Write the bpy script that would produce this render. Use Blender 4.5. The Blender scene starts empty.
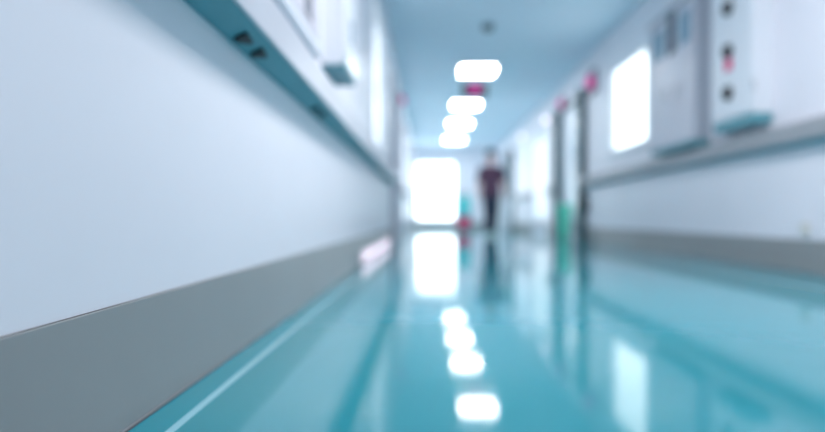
import bpy, bmesh, math, random
from mathutils import Vector, Matrix
random.seed(7)
S = bpy.context.scene
COL = S.collection
PI = math.pi

# ------------------------------------------------------------------ layout (metres)
XL, XR = -0.514, 2.50          # side walls
Y0, Y1 = -2.6, 19.8            # rear wall / end wall
H = 2.90                       # ceiling
CAM_H = 0.36

# ------------------------------------------------------------------ materials
def mat(name, col, rough=0.5, noise=0.04, nscale=6.0, metal=0.0, spec=0.5, coat=0.0, bump=0.0, bscale=60.0, ior=None):
    m = bpy.data.materials.new(name); m.use_nodes = True
    nt = m.node_tree; b = nt.nodes['Principled BSDF']
    tc = nt.nodes.new('ShaderNodeTexCoord')
    n = nt.nodes.new('ShaderNodeTexNoise'); n.inputs['Scale'].default_value = nscale; n.inputs['Detail'].default_value = 4
    nt.links.new(tc.outputs['Object'], n.inputs['Vector'])
    r = nt.nodes.new('ShaderNodeValToRGB')
    c0 = [max(0, c*(1-noise)) for c in col]; c1 = [min(1, c*(1+noise)) for c in col]
    r.color_ramp.elements[0].position = .3; r.color_ramp.elements[1].position = .7
    r.color_ramp.elements[0].color = (*c0, 1); r.color_ramp.elements[1].color = (*c1, 1)
    nt.links.new(n.outputs['Fac'], r.inputs['Fac'])
    nt.links.new(r.outputs['Color'], b.inputs['Base Color'])
    b.inputs['Roughness'].default_value = rough; b.inputs['Metallic'].default_value = metal
    b.inputs['Specular IOR Level'].default_value = spec
    b.inputs['Coat Weight'].default_value = coat
    if ior: b.inputs['IOR'].default_value = ior
    if bump:
        n2 = nt.nodes.new('ShaderNodeTexNoise'); n2.inputs['Scale'].default_value = bscale
        nt.links.new(tc.outputs['Object'], n2.inputs['Vector'])
        bp = nt.nodes.new('ShaderNodeBump'); bp.inputs['Strength'].default_value = bump; bp.inputs['Distance'].default_value = .002
        nt.links.new(n2.outputs['Fac'], bp.inputs['Height']); nt.links.new(bp.outputs['Normal'], b.inputs['Normal'])
    return m

def emit(name, col, strength, base=(.8, .8, .8)):
    m = mat(name, base, .35, .02)
    b = m.node_tree.nodes['Principled BSDF']
    b.inputs['Emission Color'].default_value = (*col, 1); b.inputs['Emission Strength'].default_value = strength
    return m

M = {}
M['wall'] = mat('painted_wall', (.84, .825, .875), .42, .012, 2.0, bump=.05, bscale=90)
M['ceil'] = mat('ceiling_paint', (.77, .89, 1.0), .7, .02, 1.5)
M['base'] = mat('grey_vinyl_base', (.31, .315, .315), .35, .03, 3.0, bump=.05, bscale=120)
M['cove'] = mat('polished_cove', (.20, .21, .22), .35, .02, 3.0, ior=1.6)
M['seal'] = mat('dark_sealant', (.05, .055, .06), .5)
M['rail'] = mat('rail_vinyl', (.62, .62, .67), .4, .02)
M['rail_shaded'] = mat('rail_vinyl_shaded', (.33, .345, .37), .4, .02)  # same vinyl darkened, since the right rail gets less light
M['railunder'] = mat('rail_teal', (.13, .36, .42), .45, .03)
M['dark'] = mat('black_rubber', (.015, .02, .025), .5, .1)
M['frame'] = mat('dark_teal_steel', (.03, .09, .108), .4, .05)
M['white'] = mat('white_enamel', (.80, .82, .86), .3, .01)
M['offwhite'] = mat('cream_plastic', (.72, .70, .66), .4, .01)
M['lilac'] = mat('pale_grey_enamel', (.64, .62, .68), .38, .015)
M['greyed'] = mat('grey_enamel', (.40, .43, .49), .4, .02)
M['pane'] = mat('dusky_glass', (.28, .40, .50), .15, .03)
M['darkpane'] = mat('smoked_glass', (.10, .12, .15), .15, .05)
M['pink'] = mat('pink_plastic', (.80, .03, .20), .4, .05)
M['turq'] = mat('turquoise_canvas', (.12, .72, .74), .7, .06, 12, bump=.2)
M['red'] = mat('red_plastic', (.80, .01, .14), .35, .05)
M['green'] = mat('green_plastic', (.14, .92, .66), .35, .05)
M['steel'] = mat('brushed_steel', (.55, .58, .60), .3, .05, metal=1.0)
M['skin'] = mat('skin', (.72, .42, .36), .5, .04, 20)
M['plum'] = mat('plum_cotton', (.10, .045, .085), .85, .1, 25, bump=.2)
M['navy'] = mat('navy_cotton', (.025, .035, .07), .85, .1, 25, bump=.2)
M['cap'] = mat('dark_teal_cloth', (.02, .07, .085), .8, .1, 25)
M['shoe'] = mat('pale_green_shoe', (.35, .45, .40), .5, .05)
M['eye'] = mat('eye_dark', (.03, .02, .02), .2)
M['lip'] = mat('lip', (.50, .18, .17), .5)
M['door'] = mat('white_laminate', (.72, .77, .84), .3, .015)
M['pinkcloth'] = mat('pale_pink_cloth', (.72, .45, .45), .8, .05)
M['lightpane'] = emit('lit_diffuser', (.93, .97, 1.0), 30.0)
M['daypane'] = emit('daylit_frosted_glass', (.88, .97, 1.0), 3.2)
M['daypane2'] = emit('daylit_side_glass', (.88, .97, 1.0), 1.7)
M['daypane3'] = emit('dim_daylit_glass', (.86, .92, 1.0), .8)
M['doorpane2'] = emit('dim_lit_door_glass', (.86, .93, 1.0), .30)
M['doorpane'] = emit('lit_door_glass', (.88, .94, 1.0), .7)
M['pinkglow'] = emit('pink_glow', (1.0, .72, .88), .65)  # emission for the added pink glow along the left skirting
M['redlamp'] = emit('magenta_lens', (.50, .0, .24), .8, (.4, .0, .12))
M['pinklamp'] = emit('pale_pink_lens', (1.0, .80, .90), 1.5)

# floor: glossy teal sheet vinyl with two lighter inlaid border lines (pattern of the vinyl itself)
def floor_mat():
    m = mat('teal_vinyl', (.030, .28, .335), .065, .05, 1.2)
    nt = m.node_tree; b = nt.nodes['Principled BSDF']
    base = [n for n in nt.nodes if n.type == 'VALTORGB'][0]
    tc = [n for n in nt.nodes if n.type == 'TEX_COORD'][0]
    sx = nt.nodes.new('ShaderNodeSeparateXYZ'); nt.links.new(tc.outputs['Object'], sx.inputs[0])
    fac = None
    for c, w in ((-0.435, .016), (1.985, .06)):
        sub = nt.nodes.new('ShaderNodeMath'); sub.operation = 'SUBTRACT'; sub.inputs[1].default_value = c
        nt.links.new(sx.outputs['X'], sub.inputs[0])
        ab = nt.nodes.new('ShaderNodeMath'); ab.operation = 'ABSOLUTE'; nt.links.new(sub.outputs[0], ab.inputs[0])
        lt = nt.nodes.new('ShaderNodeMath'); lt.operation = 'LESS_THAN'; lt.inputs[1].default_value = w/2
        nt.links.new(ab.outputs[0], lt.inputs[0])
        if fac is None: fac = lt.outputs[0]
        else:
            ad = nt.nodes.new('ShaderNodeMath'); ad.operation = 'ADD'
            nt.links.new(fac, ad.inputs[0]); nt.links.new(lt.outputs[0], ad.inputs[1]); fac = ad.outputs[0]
    mx = nt.nodes.new('ShaderNodeMix'); mx.data_type = 'RGBA'
    nt.links.new(fac, mx.inputs[0]); 
    # the border outside the lines is a deeper teal sheet
    c0 = nt.nodes.new('ShaderNodeMath'); c0.operation = 'SUBTRACT'; c0.inputs[1].default_value = .775; nt.links.new(sx.outputs['X'], c0.inputs[0])
    c1 = nt.nodes.new('ShaderNodeMath'); c1.operation = 'ABSOLUTE'; nt.links.new(c0.outputs[0], c1.inputs[0])
    c2 = nt.nodes.new('ShaderNodeMath'); c2.operation = 'GREATER_THAN'; c2.inputs[1].default_value = 1.21; nt.links.new(c1.outputs[0], c2.inputs[0])
    bx = nt.nodes.new('ShaderNodeMix'); bx.data_type = 'RGBA'; nt.links.new(c2.outputs[0], bx.inputs[0])
    nt.links.new(base.outputs['Color'], bx.inputs[6]); bx.inputs[7].default_value = (.012, .28, .35, 1)
    nt.links.new(bx.outputs[2], mx.inputs[6])
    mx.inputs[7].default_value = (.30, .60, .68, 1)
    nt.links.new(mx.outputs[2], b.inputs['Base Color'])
    b.inputs['IOR'].default_value = 1.55
    return m
M['floor'] = floor_mat()

# ------------------------------------------------------------------ mesh helpers
def box(bm, x0, x1, y0, y1, z0, z1, bev=0.0, seg=2):
    t = bmesh.new()
    vs = [t.verts.new((x, y, z)) for x in (x0, x1) for y in (y0, y1) for z in (z0, z1)]
    for f in ((0,1,3,2), (4,6,7,5), (0,4,5,1), (2,3,7,6), (0,2,6,4), (1,5,7,3)):
        t.faces.new([vs[i] for i in f])
    bmesh.ops.recalc_face_normals(t, faces=t.faces)
    if bev > 0:
        bmesh.ops.bevel(t, geom=list(t.edges), offset=bev, segments=seg, affect='EDGES', profile=.5)
    merge(bm, t)

def merge(bm, t):
    me = bpy.data.meshes.new('tmp'); t.to_mesh(me); t.free(); bm.from_mesh(me); bpy.data.meshes.remove(me)

def frame_of(d):
    d = d.normalized(); a = Vector((0, 0, 1)) if abs(d.z) < .9 else Vector((1, 0, 0))
    u = d.cross(a).normalized(); return u, d.cross(u).normalized()

def tube(bm, p0, p1, r0, r1=None, n=20, cap=True):
    p0, p1 = Vector(p0), Vector(p1); r1 = r0 if r1 is None else r1
    u, v = frame_of(p1-p0)
    A = [bm.verts.new(p0 + r0*(u*math.cos(2*PI*i/n)+v*math.sin(2*PI*i/n))) for i in range(n)]
    B = [bm.verts.new(p1 + r1*(u*math.cos(2*PI*i/n)+v*math.sin(2*PI*i/n))) for i in range(n)]
    for i in range(n): bm.faces.new((A[i], A[(i+1) % n], B[(i+1) % n], B[i]))
    if cap: bm.faces.new(A[::-1]); bm.faces.new(B)

def path_tube(bm, pts, r, n=12):
    pts = [Vector(p) for p in pts]; rings = []
    for k, p in enumerate(pts):
        d = (pts[min(k+1, len(pts)-1)] - pts[max(k-1, 0)])
        u, v = frame_of(d)
        if rings and k:
            # keep the twist low
            pu = prev_u - d.normalized()*prev_u.dot(d.normalized()); u = pu.normalized(); v = d.normalized().cross(u)
        prev_u = u
        rings.append([bm.verts.new(p + r*(u*math.cos(2*PI*i/n)+v*math.sin(2*PI*i/n))) for i in range(n)])
    for A, B in zip(rings, rings[1:]):
        for i in range(n): bm.faces.new((A[i], A[(i+1) % n], B[(i+1) % n], B[i]))
    bm.faces.new(rings[0][::-1]); bm.faces.new(rings[-1])

def lathe(bm, prof, c, n=28, sx=1.0, sy=1.0):
    """prof: (radius, z) bottom to top, around the z axis at c."""
    rings = []
    for r, z in prof:
        rings.append([bm.verts.new((c[0]+sx*r*math.cos(2*PI*i/n), c[1]+sy*r*math.sin(2*PI*i/n), c[2]+z)) for i in range(n)])
    for A, B in zip(rings, rings[1:]):
        for i in range(n): bm.faces.new((A[i], A[(i+1) % n], B[(i+1) % n], B[i]))
    bm.faces.new(rings[0][::-1]); bm.faces.new(rings[-1])

def lathe_axis(bm, prof, c, axis, n=24):
    """prof: (radius, distance along axis)."""
    c = Vector(c); a = Vector(axis).normalized(); u, v = frame_of(a); rings = []
    for r, z in prof:
        rings.append([bm.verts.new(c + a*z + r*(u*math.cos(2*PI*i/n)+v*math.sin(2*PI*i/n))) for i in range(n)])
    for A, B in zip(rings, rings[1:]):
        for i in range(n): bm.faces.new((A[i], A[(i+1) % n], B[(i+1) % n], B[i]))
    bm.faces.new(rings[0][::-1]); bm.faces.new(rings[-1])

def loft(bm, rings, n=20):
    """rings: (cx, cy, cz, rx, ry) stacked ellipses in horizontal planes."""
    R = []
    for cx, cy, cz, rx, ry in rings:
        R.append([bm.verts.new((cx+rx*math.cos(2*PI*i/n), cy+ry*math.sin(2*PI*i/n), cz)) for i in range(n)])
    for A, B in zip(R, R[1:]):
        for i in range(n): bm.faces.new((A[i], A[(i+1) % n], B[(i+1) % n], B[i]))
    bm.faces.new(R[0][::-1]); bm.faces.new(R[-1])

def limb(bm, pts, n=14):
    """pts: (x, y, z, r): tapered chain with round ends."""
    P = [Vector(p[:3]) for p in pts]; rr = [p[3] for p in pts]
    d0 = (P[0]-P[1]).normalized(); d1 = (P[-1]-P[-2]).normalized()
    Q = [(P[0]+d0*rr[0]*.85, rr[0]*.5), (P[0]+d0*rr[0]*.5, rr[0]*.85)] + list(zip(P, rr)) + [(P[-1]+d1*rr[-1]*.5, rr[-1]*.85), (P[-1]+d1*rr[-1]*.85, rr[-1]*.5)]
    rings = []; pu = None
    for k, (p, r) in enumerate(Q):
        d = (Q[min(k+1, len(Q)-1)][0] - Q[max(k-1, 0)][0]).normalized()
        if pu is None: u, v = frame_of(d)
        else: u = (pu - d*pu.dot(d)).normalized(); v = d.cross(u)
        pu = u
        rings.append([bm.verts.new(p + r*(u*math.cos(2*PI*i/n)+v*math.sin(2*PI*i/n))) for i in range(n)])
    for A, B in zip(rings, rings[1:]):
        for i in range(n): bm.faces.new((A[i], A[(i+1) % n], B[(i+1) % n], B[i]))
    bm.faces.new(rings[0][::-1]); bm.faces.new(rings[-1])

def ball(bm, c, r, sx=1, sy=1, sz=1, seg=20):
    t = bmesh.new(); bmesh.ops.create_uvsphere(t, u_segments=seg, v_segments=max(8, seg//2), radius=r)
    for v in t.verts: v.co = Vector((v.co.x*sx, v.co.y*sy, v.co.z*sz)) + Vector(c)
    merge(bm, t)

def prism(bm, poly, y0, y1):
    """poly: (x, z) outline swept along y."""
    A = [bm.verts.new((x, y0, z)) for x, z in poly]; B = [bm.verts.new((x, y1, z)) for x, z in poly]; n = len(poly)
    for i in range(n): bm.faces.new((A[i], A[(i+1) % n], B[(i+1) % n], B[i]))
    bm.faces.new(A[::-1]); bm.faces.new(B)

def obj(name, bm, m, parent=None, loc=None, smooth=False):
    """link bm (world coordinates) as one mesh; origin at loc or at the parent's base"""
    bmesh.ops.recalc_face_normals(bm, faces=bm.faces)
    o0 = Vector(loc) if loc is not None else (parent.matrix_world.translation.copy() if False else Vector((0, 0, 0)))
    me = bpy.data.meshes.new(name); bm.to_mesh(me); bm.free()
    o = bpy.data.objects.new(name, me); COL.objects.link(o)
    me.materials.append(m)
    if smooth:
        for p in me.polygons: p.use_smooth = True
    if parent is not None: o.parent = parent
    return o

def tag(o, label, cat, group=None):
    o['label'] = label; o['category'] = cat
    if group: o['group'] = group
    return o

def thing(name, label, cat, loc=(0, 0, 0), rz=0.0, group=None):
    o = bpy.data.objects.new(name, None); COL.objects.link(o)
    o.empty_display_size = .1; o.location = loc; o.rotation_euler.z = rz
    return tag(o, label, cat, group)

def struct(o): o['kind'] = 'structure'; return o
def B(): return bmesh.new()

def copy_tree(o, parent=None):
    c = o.copy(); COL.objects.link(c)
    if parent is not None: c.parent = parent
    for ch in list(o.children): copy_tree(ch, c)
    return c

# ------------------------------------------------------------------ room shell
def wall_mesh(axis, pos, back, u0, u1, z0, z1, holes):
    """wall plane at pos with its back at `back`; u runs along the wall. holes: (ua, ub, za, zb)"""
    us = sorted({u0, u1, *[h[0] for h in holes], *[h[1] for h in holes]})
    zs = sorted({z0, z1, *[h[2] for h in holes], *[h[3] for h in holes]})
    solid = lambda i, j: 0 <= i < len(us)-1 and 0 <= j < len(zs)-1 and not any(
        h[0] <= (us[i]+us[i+1])/2 <= h[1] and h[2] <= (zs[j]+zs[j+1])/2 <= h[3] for h in holes)
    bm = B(); cache = {}
    def V(p, u, z):
        k = (p, u, z)
        if k not in cache: cache[k] = bm.verts.new((p, u, z) if axis == 'x' else (u, p, z))
        return cache[k]
    def F(*v): bm.faces.new(v)
    for i in range(len(us)-1):
        for j in range(len(zs)-1):
            if not solid(i, j): continue
            a, b, c, d = us[i], us[i+1], zs[j], zs[j+1]
            for p in (pos, back): F(V(p,a,c), V(p,b,c), V(p,b,d), V(p,a,d))
            if not solid(i-1, j): F(V(pos,a,c), V(pos,a,d), V(back,a,d), V(back,a,c))
            if not solid(i+1, j): F(V(pos,b,c), V(pos,b,d), V(back,b,d), V(back,b,c))
            if not solid(i, j-1): F(V(pos,a,c), V(pos,b,c), V(back,b,c), V(back,a,c))
            if not solid(i, j+1): F(V(pos,a,d), V(pos,b,d), V(back,b,d), V(back,a,d))
    return bm

T = .16
WIN_END = (-.42, .99, .28, 2.36)          # x range, z range on the end wall
WIN_R = (6.22, 7.50, 1.22, 2.36)           # y range, z range on the right wall
WIN_L = (5.0, 6.50, 1.06, 2.50)
DOORS_R = [(8.80, 10.4), (11.6, 13.0), (16.15, 17.45)]
DOORS_L = [(7.75, 9.2), (11.2, 12.8), (14.5, 16.0)]
DH = 2.28
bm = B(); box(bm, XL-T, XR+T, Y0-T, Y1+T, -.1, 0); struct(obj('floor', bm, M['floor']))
bm = B(); box(bm, XL-T, XR+T, Y0-T, Y1+T, H, H+.1); struct(obj('ceiling', bm, M['ceil']))
struct(obj('wall_left', wall_mesh('x', XL, XL-T, Y0, Y1, 0, H, [WIN_L] + [(a, b, 0, DH+.05) for a, b in DOORS_L]), M['wall']))
struct(obj('wall_right', wall_mesh('x', XR, XR+T, Y0, Y1, 0, H, [WIN_R] + [(a, b, 0, DH+.05) for a, b in DOORS_R]), M['wall']))
struct(obj('wall_end', wall_mesh('y', Y1, Y1+T, XL-T, XR+T, 0, H, [WIN_END]), M['wall']))
struct(obj('wall_rear', wall_mesh('y', Y0-T, Y0, XL-T, XR+T, 0, H, []), M['wall']))

def spans(y0, y1, cuts, pad):
    out = []; y = y0
    for a, b in sorted(cuts):
        out.append((y, a-pad)); y = b+pad
    out.append((y, y1)); return out

BH = .216
for side, x, s, cuts in (('left', XL, 1, DOORS_L), ('right', XR, -1, DOORS_R)):
    for a, b in spans(Y0, Y1, cuts, .11):
        # flat skirting with a rounded top nose
        bm = B()
        prism(bm, [(x, 0.003), (x+s*.004, 0.003), (x+s*.004, BH-.0015), (x+s*.003, BH), (x, BH)], a, b)
        o = struct(obj('baseboard_' + side, bm, M['base']))
        sb = B(); prism(sb, [(x, 0), (x+s*.0085, 0), (x+s*.007, .003), (x, .003)], a, b); obj('sealant_bead', sb, M['seal'], o)
        sb = B(); prism(sb, [(x, BH), (x+s*.0025, BH), (x+s*.001, BH+.0012), (x, BH+.0012)], a, b); obj('top_bead', sb, M['seal'], o)
        cv = B(); rc = .0035
        prism(cv, [(x+s*.004, .003)] + [(x+s*(.004+rc*(1-math.sin(q))), .003+rc*(1-math.cos(q))) for q in [PI/2*k/8 for k in range(9)]], a, b)
        obj('cove', cv, M['cove'], o)
bm = B(); box(bm, 1.06, XR-.008, Y1-.008, Y1, .0, BH)
box(bm, XL+.008, 1.06, Y1-.008, Y1, 0, .14); struct(obj('baseboard_end', bm, M['base']))

# windows: frame standing in the wall opening, frosted lit pane, sill
def side_window(name, x, s, w, pm, mullions):
    a, b, z0, z1 = w; f = .05
    bm = B(); xi, xo = x - s*.11, x + s*.012
    lo, hi = min(xi, xo), max(xi, xo)
    box(bm, lo, hi, a, a+f, z0, z1, .004); box(bm, lo, hi, b-f, b, z0, z1, .004)
    box(bm, lo, hi, a+f, b-f, z0, z0+f, .004); box(bm, lo, hi, a+f, b-f, z1-f, z1, .004)
    o = struct(obj(name, bm, M['white']))
    bm = B(); xs = sorted((x - s*.07, x - s*.055)); box(bm, *xs, a+f, b-f, z0+f, z1-f); obj('pane', bm, pm, o)
    for q in mullions:
        bm = B(); y = a + (b-a)*q; xs = sorted((x - s*.08, x - s*.045)); box(bm, *xs, y-.012, y+.012, z0+f, z1-f); obj('mullion', bm, M['white'], o)
    bm = B(); xs = sorted((x-s*.05, x+s*.035)); box(bm, *xs, a-.03, b+.03, z0-.03, z0, .006); obj('sill', bm, M['white'], o)
    return o
side_window('window_2', XR, -1, WIN_R, M['daypane2'], [])
side_window('window_3', XL, 1, WIN_L, M['daypane3'], [.5])
a, b, z0, z1 = WIN_END; f = .05; bm = B()
box(bm, a, a+f, Y1-.012, Y1+.11, z0, z1, .004); box(bm, b-f, b, Y1-.012, Y1+.11, z0, z1, .004)
box(bm, a+f, b-f, Y1-.012, Y1+.11, z0, z0+f, .004); box(bm, a+f, b-f, Y1-.012, Y1+.11, z1-f, z1, .004)
w1 = struct(obj('window_1', bm, M['white']))
bm = B(); box(bm, a+f, b-f, Y1+.055, Y1+.07, z0+f, z1-f); obj('pane', bm, M['daypane'], w1)
bm = B(); box(bm, .295, .315, Y1+.045, Y1+.08, z0+f, z1-f); obj('mullion', bm, M['white'], w1)
bm = B(); box(bm, a-.0, b+.03, Y1-.05, Y1+.05, z0-.03, z0, .006); obj('sill', bm, M['white'], w1)

# doors: projecting dark steel frame, leaf set in the opening, glazing and handle
nd = 0
def door(x, s, y0, y1, fm, jw, proj, leafm=M['door'], glazed=True):
    global nd; nd += 1
    xs = sorted((x - s*.1, x + s*proj)); bm = B()
    box(bm, *xs, y0-.10, y0-.10+jw, 0, DH+(.14 if proj > .11 else .1), .006); box(bm, *xs, y1+.10-jw, y1+.10, 0, DH+.1, .006)
    xs = sorted((x - s*.1, x + s*min(proj, .03))); box(bm, *xs, y0-.10+jw, y1+.10-jw, DH+.04, DH+.1, .006)
    o = struct(obj('door_%d' % nd, bm, fm))
    a, b = y0-.10+jw, y1+.10-jw
    xl = sorted((x - s*.02, x - s*.065)); bm = B(); box(bm, *xl, a, b, .008, DH+.036, .004); lf = obj('leaf', bm, leafm, o)
    xf = x - s*.02
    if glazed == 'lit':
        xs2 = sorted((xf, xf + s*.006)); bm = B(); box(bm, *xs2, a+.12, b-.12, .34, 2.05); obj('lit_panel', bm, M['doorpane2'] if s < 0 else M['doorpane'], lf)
    elif glazed:
        xs2 = sorted((xf, xf + s*.006)); bm = B(); box(bm, *xs2, a+.35, a+.62, 1.05, 1.95); obj('vision_panel', bm, M['pane'], lf)
    xs3 = sorted((xf, xf + s*.004)); bm = B(); box(bm, *xs3, a+.06, b-.06, .06, .30); obj('kick_plate', bm, M['greyed'], lf)
    bm = B(); lathe_axis(bm, [(.026, 0), (.026, .008), (.011, .012), (.011, .055)], (xf, a+.09, 1.02), (s, 0, 0))
    tube(bm, (xf+s*.05, a+.09, 1.02), (xf+s*.05, a+.22, 1.02), .010); obj('lever_handle', bm, M['steel'], lf)
    return o
door(XR, -1, *DOORS_R[0], M['frame'], .10, .12)
bm = B(); box(bm, XR-.10, XR, 8.54, 8.66, .46, .68, .01); obj('hold_open_magnet', bm, M['dark'], bpy.data.objects['door_1'])
door(XR, -1, *DOORS_R[1], M['lilac'], .08, .02, glazed='lit')
door(XR, -1, *DOORS_R[2], M['frame'], .10, .10)
door(XL, 1, *DOORS_L[0], M['lilac'], .09, .06)
door(XL, 1, *DOORS_L[1], M['lilac'], .08, .02, glazed='lit')
door(XL, 1, *DOORS_L[2], M['lilac'], .08, .02, glazed='lit')

# ------------------------------------------------------------------ handrails
def handrail(x, s, dz, cuts, label, stubs, gm):
    t = thing('handrail', label, 'handrail', (0, 0, 0))
    sp = [(a, b) for a, b in spans(Y0+.05, Y1-.05, cuts, .16)]
    zw, zf, zt, p = .818+dz, .842+dz, .972+dz, .088
    for a, b in sp:
        face = B(); und = B()
        prism(face, [(x+s*.03, zf), (x+s*(p-.004), zf), (x+s*p, zf+.005), (x+s*p, zt-.02), (x+s*(p-.006), zt-.007), (x+s*(p-.02), zt), (x+s*.03, zt-.004)], a, b)
        prism(und, [(x, zw), (x+s*.012, zw), (x+s*(p-.006), zf-.001), (x+s*.03, zf-.0005), (x+s*.03, zt-.03), (x, zt-.03)], a, b)
        obj('grip', face, gm, t); obj('backing', und, M['railunder'], t)
        for y in (a-.012, b):
            c = B(); box(c, *sorted((x, x+s*(p+.003))), y, y+.012, zw-.003, zt+.003, .004); obj('end_cap', c, M['lilac'], t)
    for y in stubs:
        for dy in (0, .13):
            c = B(); yy = y + dy
            # little dark wedge bracket tucked under the slanted underside
            def P(f): return (x+s*(.018+f*.052), zw-.0015+(f*.055+.006)*.30)
            qa, qb, qc = P(.72), P(.02), P(.60)
            vs = [(qa[0], yy, qa[1]), (qb[0], yy+.01, qb[1]), (qb[0]+s*.004, yy+.03, qb[1]), (qc[0], yy+.07, qc[1])]
            lo = [c.verts.new((vx, vy, vz-.008)) for vx, vy, vz in vs]; hi = [c.verts.new((vx, vy, vz+.012)) for vx, vy, vz in vs]
            c.faces.new(lo); c.faces.new(hi)
            for i in range(4): c.faces.new((lo[i], lo[(i+1) % 4], hi[(i+1) % 4], hi[i]))
            obj('bracket', c, M['dark'], t)
    return t
handrail(XL, 1, 0.0, DOORS_L, 'pale grey wall handrail with teal underside along the left wall above the near grey skirting', [1.39, 2.31], M['rail'])
handrail(XR, -1, 0.022, DOORS_R, 'pale grey wall handrail running under the two wall cabinets on the right wall', [], M['rail_shaded'])

# ------------------------------------------------------------------ ceiling fittings
def ceiling_light(x, y, label):
    t = thing('ceiling_light', label, 'ceiling light', (x, y, H), group='square ceiling lights along the corridor')
    bm = B(); r = .31
    box(bm, -r, r, -r, -r+.025, -.03, 0, .004); box(bm, -r, r, r-.025, r, -.03, 0, .004)
    box(bm, -r, -r+.025, -r+.025, r-.025, -.03, 0, .004); box(bm, r-.025, r, -r+.025, r-.025, -.03, 0, .004)
    obj('housing', bm, M['white'], t)
    bm = B(); box(bm, -r+.025, r-.025, -r+.025, r-.025, -.024, -.006); obj('diffuser', bm, M['lightpane'], t)
    return t
L0 = ceiling_light(.85, 9.4, 'nearest and largest glowing square ceiling light, just above the hanging magenta sign')
for y, lb in ((12.25, 'second glowing ceiling light along the corridor, just below the hanging magenta sign in view'),
              (14.7, 'third glowing ceiling light from the camera, between the second and the farthest one'),
              (17.7, 'farthest and smallest glowing ceiling light, close to the end wall window')):
    c = copy_tree(L0); c.location.y = y; c['label'] = lb

t = thing('smoke_detector', 'small dark grey detector on the bare blue ceiling before the first light', 'smoke detector', (.79, 7.25, H))
bm = B(); lathe(bm, [(.085, -.012), (.085, 0)], (0, 0, 0)); obj('base_plate', bm, M['greyed'], t)
bm = B(); lathe(bm, [(.03, -.075), (.05, -.07), (.072, -.05), (.078, -.03), (.078, -.012)], (0, 0, 0)); obj('sensor_head', bm, M['frame'], t, smooth=False)

t = thing('hanging_sign', 'dark sign box with a magenta lamp hanging from the ceiling between the first two lights', 'sign', (.76, 8.95, H))
bm = B(); tube(bm, (-.09, 0, -.38), (-.09, 0, 0), .008); obj('hanger_rod', bm, M['steel'], t)
bm = B(); tube(bm, (.09, 0, -.38), (.09, 0, 0), .008); obj('hanger_rod', bm, M['steel'], t)
bm = B(); box(bm, -.20, .20, -.035, .035, -.56, -.36, .008); hs = obj('sign_case', bm, M['dark'], t)
bm = B(); lathe_axis(bm, [(.088, 0), (.088, .012), (.07, .03), (.02, .038)], (0, -.035, -.455), (0, -1, 0)); obj('magenta_lens', bm, M['redlamp'], t)

# magenta call lamps beside the door heads
def call_lamp(x, s, y, z, label, lens=M['redlamp'], r=.065, name='wall_lamp', grp='magenta call lamps over the doors'):
    t = thing(name, label, 'lamp', (x, y, z), group=grp)
    bm = B(); xs = sorted((0, s*.03)); q = r*1.7; box(bm, *xs, -q, q, -q, q, .008); obj('back_plate', bm, M['frame'] if lens is M['redlamp'] else M['white'], t)
    bm = B(); lathe_axis(bm, [(r, 0), (r, .03), (r*.9, .05), (r*.6, .068), (r*.2, .075)], (s*.03, 0, 0), (s, 0, 0)); obj('lens', bm, lens, t, smooth=True)
    return t
call_lamp(XR, -1, 8.30, 2.41, 'brightest magenta call lamp, on the right wall above the dark near door post', r=.105)
call_lamp(XR, -1, 10.14, 2.47, 'fainter magenta call lamp at the top of the far door post on the right wall', r=.075)
call_lamp(XL, 1, 9.80, 2.47, 'dim magenta call lamp beside the door frame on the left wall')
call_lamp(XR, -1, 11.35, 2.38, 'bright pale pink round wall lamp beyond the dark door on the right wall', M['pinklamp'], .065, 'wall_lamp', 'pale round wall lamps on the right wall')
call_lamp(XR, -1, 14.4, 2.50, 'smaller fainter pale wall lamp farther along the right wall', M['pinklamp'], .05, 'wall_lamp', 'pale round wall lamps on the right wall')

# ------------------------------------------------------------------ right wall cabinets
t = thing('wall_cabinet', 'white wall cabinet with three black round latches and a pink tag', 'cabinet', (XR, 4.2, 1.125))
P = .15
bm = B(); box(bm, -P+.02, 0, -.22, .36, 0, 1.30, .005); obj('carcass', bm, M['white'], t)
bm = B(); box(bm, -P+.012, 0, -.21, .35, -.07, 0, .004); obj('shaded_underside', bm, M['railunder'], t)  # added slab; its teal colour stands in for shade under the cabinet
bm = B(); box(bm, -P, -P+.019, -.215, .355, .012, 1.29, .006); dr = obj('door', bm, M['white'], t)
for z in (.21, .535, .875):
    bm = B(); lathe_axis(bm, [(.058, 0), (.058, .012), (.046, .03), (.02, .036)], (-P, .10, z), (-1, 0, 0))
    box(bm, -P-.045, -P-.03, 0.092, .108, z-.045, z+.045, .004)
    obj('latch', bm, M['dark'], dr)
bm = B(); box(bm, -P-.014, -P, .05, .14, .385, .475, .004); obj('pink_tag', bm, M['pink'], dr)
for z in (.2, 1.1):
    bm = B(); tube(bm, (-P+.005, -.222, z-.04), (-P+.005, -.222, z+.04), .008); obj('hinge', bm, M['steel'], dr)

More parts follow.
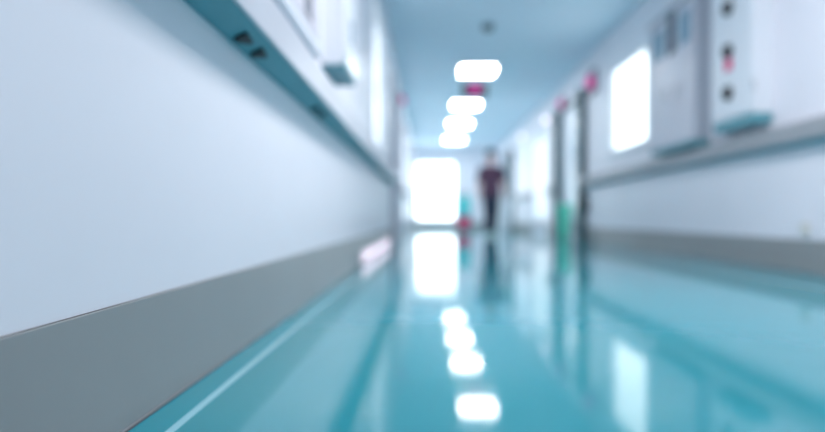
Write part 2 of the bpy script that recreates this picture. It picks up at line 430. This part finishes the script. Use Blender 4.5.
t = thing('wall_cabinet', 'pale grey two-door wall cabinet with dusky glass panes, next to the bright window', 'cabinet', (XR, 5.35, 1.06))
P = .15
bm = B(); box(bm, -P+.02, 0, -.50, .50, 0, 1.30, .005); obj('carcass', bm, M['greyed'], t)
bm = B(); box(bm, -P-.01, 0, -.51, .51, 1.30, 1.33, .005); obj('top_trim', bm, M['greyed'], t)
for y0, y1, hy in ((-.49, -.13, -.16), (.05, .49, .08)):
    bm = B(); box(bm, -P, -P+.019, y0, y1, .01, 1.29, .005); d = obj('door', bm, M['lilac'], t)
    bm = B(); box(bm, -P-.006, -P, y0+.06, y1-.08, .90, 1.20, .003); obj('glass_pane', bm, M['pane'], d)
    bm = B(); box(bm, -P-.03, -P, hy-.012, hy+.012, .45, .57, .006); obj('handle', bm, M['steel'], d)
bm = B(); box(bm, -P-.002, -P+.017, -.128, .048, .88, 1.28, .002); obj('dark_strip', bm, M['darkpane'], t)
bm = B(); box(bm, -P-.002, -P+.017, -.128, .048, .01, .878, .002); obj('centre_panel', bm, M['lilac'], t)
bm = B(); box(bm, -P+.015, 0, -.48, .48, -.05, 0, .004); obj('shaded_underside', bm, M['railunder'], t)  # shade below the carcass, put in as a teal slab

t = thing('wall_socket', 'small cream wall socket just above the skirting at the right end of the right wall', 'socket', (XR, 3.64, .285))
bm = B(); box(bm, -.012, 0, -.045, .045, -.045, .045, .005); obj('face_plate', bm, M['offwhite'], t)
bm = B()
lathe_axis(bm, [(.022, 0), (.022, .006), (.018, .008), (.017, .004)], (-.012, 0, 0), (-1, 0, 0)); obj('socket_ring', bm, M['offwhite'], t)

# ------------------------------------------------------------------ left wall fittings
t = thing('wall_dispenser', 'white wall box with shaded underside above the left handrail, beside the lit window', 'dispenser', (XL, 2.85, 1.10))
bm = B(); box(bm, 0, .09, -.21, .20, 0, .46, .008); obj('body', bm, M['white'], t)
bm = B(); box(bm, .0905, .118, -.205, .195, .012, .45, .012, 3); cv = obj('front_cover', bm, M['white'], t)
bm = B(); box(bm, .118, .121, -.03, .03, .16, .28, .001); obj('level_window', bm, M['pane'], cv)
bm = B(); box(bm, .004, .112, -.195, .19, -.010, 0); obj('tinted_underside', bm, M['railunder'], t)  # teal tint painted on the underside for light reflected off the floor

t = thing('notice_board', 'white framed board with a smoked glass strip on the left wall above the handrail', 'notice board', (XL, 1.95, 1.09))
bm = B(); f = .045
box(bm, 0, .03, -.55, .58, 0, f, .005); box(bm, 0, .03, -.55, .58, .9-f, .9, .005)
box(bm, 0, .03, -.55, -.55+f, f, .9-f, .005); box(bm, 0, .03, .58-f*1.6, .58, f, .9-f, .005); obj('frame', bm, M['white'], t)
bm = B(); box(bm, 0, .012, -.55+f, .58-f*1.6, f, .9-f); obj('backing_panel', bm, M['lilac'], t)
bm = B(); box(bm, .012, .016, .29, .42, .115, .8); obj('smoked_pane', bm, M['darkpane'], t)
bm = B(); box(bm, .012, .02, -.5, .505, .05, .068); obj('lower_groove', bm, M['greyed'], t)

t = thing('glow_strip', 'pale pink low strip added to glow at the foot of the left wall', 'added glow strip', (XL+.0045, 5.6, .008))  # added emitter standing in for a pink glow on skirting and floor
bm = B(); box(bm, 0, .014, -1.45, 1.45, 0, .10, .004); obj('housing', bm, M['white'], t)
bm = B(); box(bm, .0142, .021, -1.42, 1.42, .010, .09, .003); obj('lens', bm, M['pinkglow'], t)  # glowing face of the added strip, not a lamp lens

# ------------------------------------------------------------------ things on the floor
def wheel(parent, x, y):
    bm = B(); box(bm, x-.012, x+.012, y-.012, y+.012, .05, .085, .003); c = obj('caster', bm, M['steel'], parent)
    bm = B(); lathe_axis(bm, [(.02, -.012), (.032, -.010), (.035, 0), (.032, .010), (.02, .012)], (x, y, .035), (1, 0, 0)); obj('wheel', bm, M['dark'], c)

t = thing('cleaning_trolley', 'cleaning trolley with a turquoise bag on a dark base in front of the end wall', 'trolley', (.91, 14.0, 0), -.06)
bm = B(); box(bm, -.21, .21, -.40, .40, .082, .115, .012); obj('base_deck', bm, M['frame'], t)
for x in (-.17, .17):
    for y in (-.35, .35): wheel(t, x, y)
for x in (-.19, .19):
    bm = B(); path_tube(bm, [(x, .36, .115), (x, .36, .95), (x, .40, 1.0)], .012); obj('upright', bm, M['steel'], t)
    bm = B(); path_tube(bm, [(x, -.02, .115), (x, -.02, .90)], .012); obj('upright', bm, M['steel'], t)
bm = B(); path_tube(bm, [(-.19, .40, 1.0), (0, .41, 1.0), (.19, .40, 1.0)], .014); obj('push_handle', bm, M['dark'], t)
bm = B()
for x in (-.19, .19): tube(bm, (x, -.02, .90), (x, .36, .90), .010)
tube(bm, (-.19, -.02, .90), (.19, -.02, .90), .010); obj('bag_hoop', bm, M['steel'], t)
bm = B(); n = 32; rings = []
for k, (z, sx, sy) in enumerate(((.36, .12, .12), (.37, .16, .155), (.45, .182, .170), (.62, .195, .178), (.80, .190, .172), (.90, .200, .185), (.925, .206, .190), (.91, .196, .180), (.78, .178, .16))):
    ring = []
    for i in range(n):
        th = 2*PI*i/n; c, s_ = math.cos(th), math.sin(th)
        q = (abs(c)**3.2 + abs(s_)**3.2)**(-1/3.2) * (1 + .02*math.sin(7*th + k))
        ring.append(bm.verts.new((sx*q*c, .17 + sy*q*s_, z)))
    rings.append(ring)
for A, C in zip(rings, rings[1:]):
    for i in range(n): bm.faces.new((A[i], A[(i+1) % n], C[(i+1) % n], C[i]))
bm.faces.new(rings[0][::-1]); bm.faces.new(rings[-1]); obj('bag', bm, M['turq'], t, smooth=True)

t = thing('mop_bucket', 'red bucket on the front of the cleaning trolley deck', 'bucket', (.895, 13.77, .115))
bm = B(); lathe(bm, [(.125, 0), (.13, .004), (.165, .25), (.172, .255), (.172, .27), (.16, .27), (.122, .012)], (0, 0, 0)); obj('pail', bm, M['red'], t, smooth=False)
bm = B(); path_tube(bm, [(.17*math.cos(a), -.07*math.sin(a), .255-.05*math.sin(a)) for a in [PI*i/12 for i in range(13)]], .005, 8); obj('bail_handle', bm, M['steel'], t)

t = thing('waste_bin', 'tall green bin standing on the floor against the dark framed door', 'bin', (2.385, 9.6, 0))
bm = B(); n = 28; rings = []
for z, r in ((0, .065), (.012, .075), (.50, .09), (.52, .095), (.53, .095)):
    rings.append([bm.verts.new((r*.95*math.copysign(abs(math.cos(2*PI*i/n))**.5, math.cos(2*PI*i/n)), r*1.1*math.copysign(abs(math.sin(2*PI*i/n))**.5, math.sin(2*PI*i/n)), z)) for i in range(n)])
for A, C in zip(rings, rings[1:]):
    for i in range(n): bm.faces.new((A[i], A[(i+1) % n], C[(i+1) % n], C[i]))
bm.faces.new(rings[0][::-1]); bm.faces.new(rings[-1]); obj('body', bm, M['green'], t)
bm = B(); box(bm, -.1, .1, -.11, .11, .531, .60, .02, 3); obj('lid', bm, M['green'], t)
bm = B(); box(bm, -.05, .05, -.13, -.06, .012, .028, .005); obj('pedal', bm, M['dark'], t)

t = thing('linen_bin', 'tall white linen bin on the floor to the right of the walking person', 'bin', (2.08, 15.0, 0)); t.scale = (1.15, 1.15, 1.05)
bm = B(); n = 28; rings = []
for z, r in ((.0, .12), (.015, .14), (.72, .165), (.74, .172), (.76, .172)):
    rings.append([bm.verts.new((r*math.copysign(abs(math.cos(2*PI*i/n))**.5, math.cos(2*PI*i/n)), r*math.copysign(abs(math.sin(2*PI*i/n))**.5, math.sin(2*PI*i/n)), z)) for i in range(n)])
for A, C in zip(rings, rings[1:]):
    for i in range(n): bm.faces.new((A[i], A[(i+1) % n], C[(i+1) % n], C[i]))
bm.faces.new(rings[0][::-1]); bm.faces.new(rings[-1]); obj('body', bm, M['white'], t)
bm = B(); box(bm, -.175, .175, -.175, .175, .761, .84, .03, 3); obj('lid', bm, M['white'], t)
bm = B(); box(bm, -.06, .06, -.20, -.13, .016, .034, .005); obj('pedal', bm, M['dark'], t)

# ------------------------------------------------------------------ person walking towards the camera
def fuse(name, bm, m, parent, voxel, smooth_it=6):
    bmesh.ops.recalc_face_normals(bm, faces=bm.faces)
    me = bpy.data.meshes.new(name); bm.to_mesh(me); bm.free()
    tmp = bpy.data.objects.new('tmp_fuse', me); COL.objects.link(tmp)
    r = tmp.modifiers.new('r', 'REMESH'); r.mode = 'VOXEL'; r.voxel_size = voxel
    sm = tmp.modifiers.new('s', 'SMOOTH'); sm.iterations = smooth_it; sm.factor = .5
    dg = bpy.context.evaluated_depsgraph_get()
    me2 = bpy.data.meshes.new_from_object(tmp.evaluated_get(dg)); me2.name = name
    bpy.data.objects.remove(tmp); bpy.data.meshes.remove(me)
    me2.materials.clear(); me2.materials.append(m)
    for p in me2.polygons: p.use_smooth = True
    o = bpy.data.objects.new(name, me2); COL.objects.link(o); o.parent = parent
    return o

pr = thing('person', 'person in a plum top, navy trousers and dark teal cap walking down the corridor', 'person', (1.28, 11.2, 0), .08)
# figure faces -y (towards the camera), right leg forward
hipL, hipR = (.085, 0, .90), (-.085, 0, .90)
kneeF, ankF = (-.085, -.13, .50), (-.080, -.15, .085)
kneeB, ankB = (.085, .02, .49), (.085, .22, .12)
armL = [(.185, .01, 1.37, .052), (.235, -.02, 1.12, .042), (.245, -.11, .89, .028)]
armR = [(-.185, .01, 1.37, .052), (-.235, .05, 1.12, .042), (-.240, .02, .87, .028)]
bm = B()
loft(bm, [(0, 0, .80, .10, .08), (0, 0, .86, .155, .11), (0, 0, .95, .165, .112), (0, 0, 1.05, .135, .095), (0, 0, 1.18, .145, .102), (0, 0, 1.30, .168, .105), (0, .01, 1.38, .165, .088), (0, .015, 1.42, .11, .07), (0, .015, 1.44, .06, .055)])
limb(bm, [(0, .024, 1.40, .055), (0, .018, 1.50, .050), (0, .015, 1.54, .05)])
loft(bm, [(0, -.03, 1.485, .030, .035), (0, -.02, 1.50, .048, .062), (0, -.01, 1.54, .064, .085), (0, 0, 1.59, .074, .095), (0, .004, 1.64, .076, .098), (0, .006, 1.68, .066, .085), (0, .006, 1.705, .042, .055), (0, .006, 1.714, .015, .02)], 24)
limb(bm, [(0, -.094, 1.612, .010), (0, -.106, 1.590, .012), (0, -.118, 1.568, .016)])
ball(bm, (0, -.072, 1.500), .026, 1.1, .9, .8, 12)                       # nose
for s in (-1, 1):
    ball(bm, (s*.076, .012, 1.585), .024, .4, .75, 1.25, 12)                         # ears
    ball(bm, (s*.028, -.078, 1.606), .014, 1.3, .8, .5, 10)                           # brow
limb(bm, [(*hipR, .083), (-.087, -.07, .69, .071), (*kneeF, .053), (-.083, -.145, .36, .050), (*ankF, .034)])
limb(bm, [(*hipL, .083), (.087, .015, .69, .071), (*kneeB, .053), (.085, .105, .34, .050), (*ankB, .034)])
limb(bm, [(*ankF[:2], .07, .034), (-.085, -.21, .045, .036), (-.09, -.30, .035, .026)])
limb(bm, [(ankB[0], ankB[1], .10, .034), (.087, .17, .055, .036), (.09, .09, .035, .026)])
for s, arm in ((1, armL), (-1, armR)):
    limb(bm, [(s*.12, .012, 1.375, .05)] + arm)
    w = Vector(arm[-1][:3]); d = (w - Vector(arm[-2][:3])).normalized()
    side = Vector((0, 1, 0)); side = (side - d*side.dot(d)).normalized(); inn = Vector((-s, 0, 0))
    pc = w + d*.045
    for q in (-.024, -.008, .008, .024):                                              # palm as four metacarpals
        e = w + d*.085 + side*q
        limb(bm, [(*(w + d*.005 + side*q*.5), .013), (*e, .0125)], 10)
    for q, ln in ((-.026, .070), (-.009, .080), (.009, .075), (.026, .058)):         # four fingers curling inward
        e0 = w + d*.085 + side*q; e1 = e0 + d*ln*.5 + inn*.008; e2 = e1 + d*ln*.35 + inn*.02; e3 = e2 + d*ln*.18 + inn*.022
        limb(bm, [(*e0, .0095), (*e1, .0088), (*e2, .0080), (*e3, .0070)], 10)
    t0 = w + d*.028 - side*.022; t1 = t0 + d*.03 - side*.022 + inn*.010; t2 = t1 + d*.032 - side*.006 + inn*.010
    limb(bm, [(*t0, .0125), (*t1, .0105), (*t2, .0085)], 10)
body = fuse('body', bm, M['skin'], pr, .006, 4)

bm = B()                                                                              # plum tunic with short sleeves
loft(bm, [(0, -.01, .80, .208, .178), (0, -.005, .87, .204, .162), (0, 0, .95, .198, .14), (0, 0, 1.05, .180, .128), (0, 0, 1.18, .182, .128), (0, 0, 1.30, .192, .126), (0, .01, 1.375, .178, .106), (0, .018, 1.412, .128, .088), (0, .02, 1.425, .085, .075)])
for s, arm in ((1, armL), (-1, armR)):
    a0, a1 = Vector(arm[0][:3]), Vector(arm[1][:3]); e = a0.lerp(a1, .97)
    limb(bm, [(s*.12, .012, 1.375, .062), (*a0, .066), (*e, .060)])
fuse('tunic', bm, M['plum'], pr, .010, 5)
bm = B()                                                                              # neckline trim
loft(bm, [(0, .012, 1.412, .088, .080), (0, .010, 1.432, .080, .074), (0, .008, 1.45, .070, .066)])
obj('collar', bm, M['pinkcloth'], pr, smooth=True)
bm = B()                                                                              # trousers
loft(bm, [(0, 0, .78, .11, .09), (0, 0, .84, .172, .122), (0, 0, .90, .176, .122), (0, 0, .96, .172, .118)])
limb(bm, [(*hipR, .100), (-.089, -.07, .69, .096), (*kneeF, .084), (-.084, -.145, .36, .080), (-.080, -.15, .12, .072)])
limb(bm, [(*hipL, .100), (.089, .015, .69, .096), (*kneeB, .084), (.085, .105, .34, .080), (.085, .20, .16, .072)])
fuse('trousers', bm, M['navy'], pr, .010, 5)
bm = B()                                                                              # cap over the hair
loft(bm, [(0, .022, 1.555, .070, .080), (0, .022, 1.60, .086, .096), (0, .010, 1.637, .092, .112), (0, .012, 1.69, .096, .112), (0, .014, 1.735, .078, .090), (0, .014, 1.757, .035, .045)], 28)
obj('cap', bm, M['cap'], pr, smooth=True)
for s, (ax, ay, az), tilt in ((-1, ankF, 0), (1, ankB, 1)):
    bm = B(); bx = ax; y0 = ay
    limb(bm, [(bx, y0+.03, .052+.03*tilt, .045), (bx, y0-.05, .050+.015*tilt, .046), (bx-.003, y0-.14, .044, .040)])
    for v in bm.verts: v.co.z = max(v.co.z, .001)
    obj('shoe', bm, M['shoe'], pr, smooth=True)
for s in (-1, 1):
    bm = B(); ball(bm, (s*.029, -.084, 1.592), .0105, 1.25, .7, .7, 12); obj('eye', bm, M['eye'], pr, smooth=True)
bm = B(); ball(bm, (0, -.095, 1.537), .018, 1.25, .55, .36, 12); obj('mouth', bm, M['lip'], pr, smooth=True)

# ------------------------------------------------------------------ light
def area(name, loc, size, power, col, rot=(0, 0, 0)):
    l = bpy.data.lights.new(name, 'AREA'); l.shape = 'RECTANGLE'; l.size, l.size_y = size; l.energy = power; l.color = col
    o = bpy.data.objects.new(name, l); COL.objects.link(o); o.location = loc; o.rotation_euler = rot; return o
for y, p in ((2.1, 70), (-.7, 5)):          # ceiling lamps of the same row, above the frame
    area('ceiling_lamp', (.85, y, H-.03), (.58, .58), p, (1.0, .97, 1.0))

w = bpy.data.worlds.new('World'); S.world = w; w.use_nodes = True
w.node_tree.nodes['Background'].inputs[0].default_value = (.55, .75, .9, 1)
w.node_tree.nodes['Background'].inputs[1].default_value = .3

# ------------------------------------------------------------------ camera
cd = bpy.data.cameras.new('Camera'); cam = bpy.data.objects.new('Camera', cd); COL.objects.link(cam)
cam.location = (0, 0, CAM_H); cam.rotation_euler = (PI/2, 0, 0)
cd.sensor_width = 36; cd.sensor_fit = 'HORIZONTAL'; cd.lens = 36*550/825
cd.shift_x = -15.5/825; cd.shift_y = 2.0/825
cd.clip_start = .02
cd.dof.use_dof = True; cd.dof.focus_distance = .82; cd.dof.aperture_fstop = 1.0
S.camera = cam

S.view_settings.view_transform = 'Standard'; S.view_settings.look = 'None'
S.view_settings.gamma = 1; S.view_settings.use_curve_mapping = False
S.view_settings.exposure = 0.32
S.cycles.use_denoising = True
S.cycles.max_bounces = 10; S.cycles.diffuse_bounces = 6
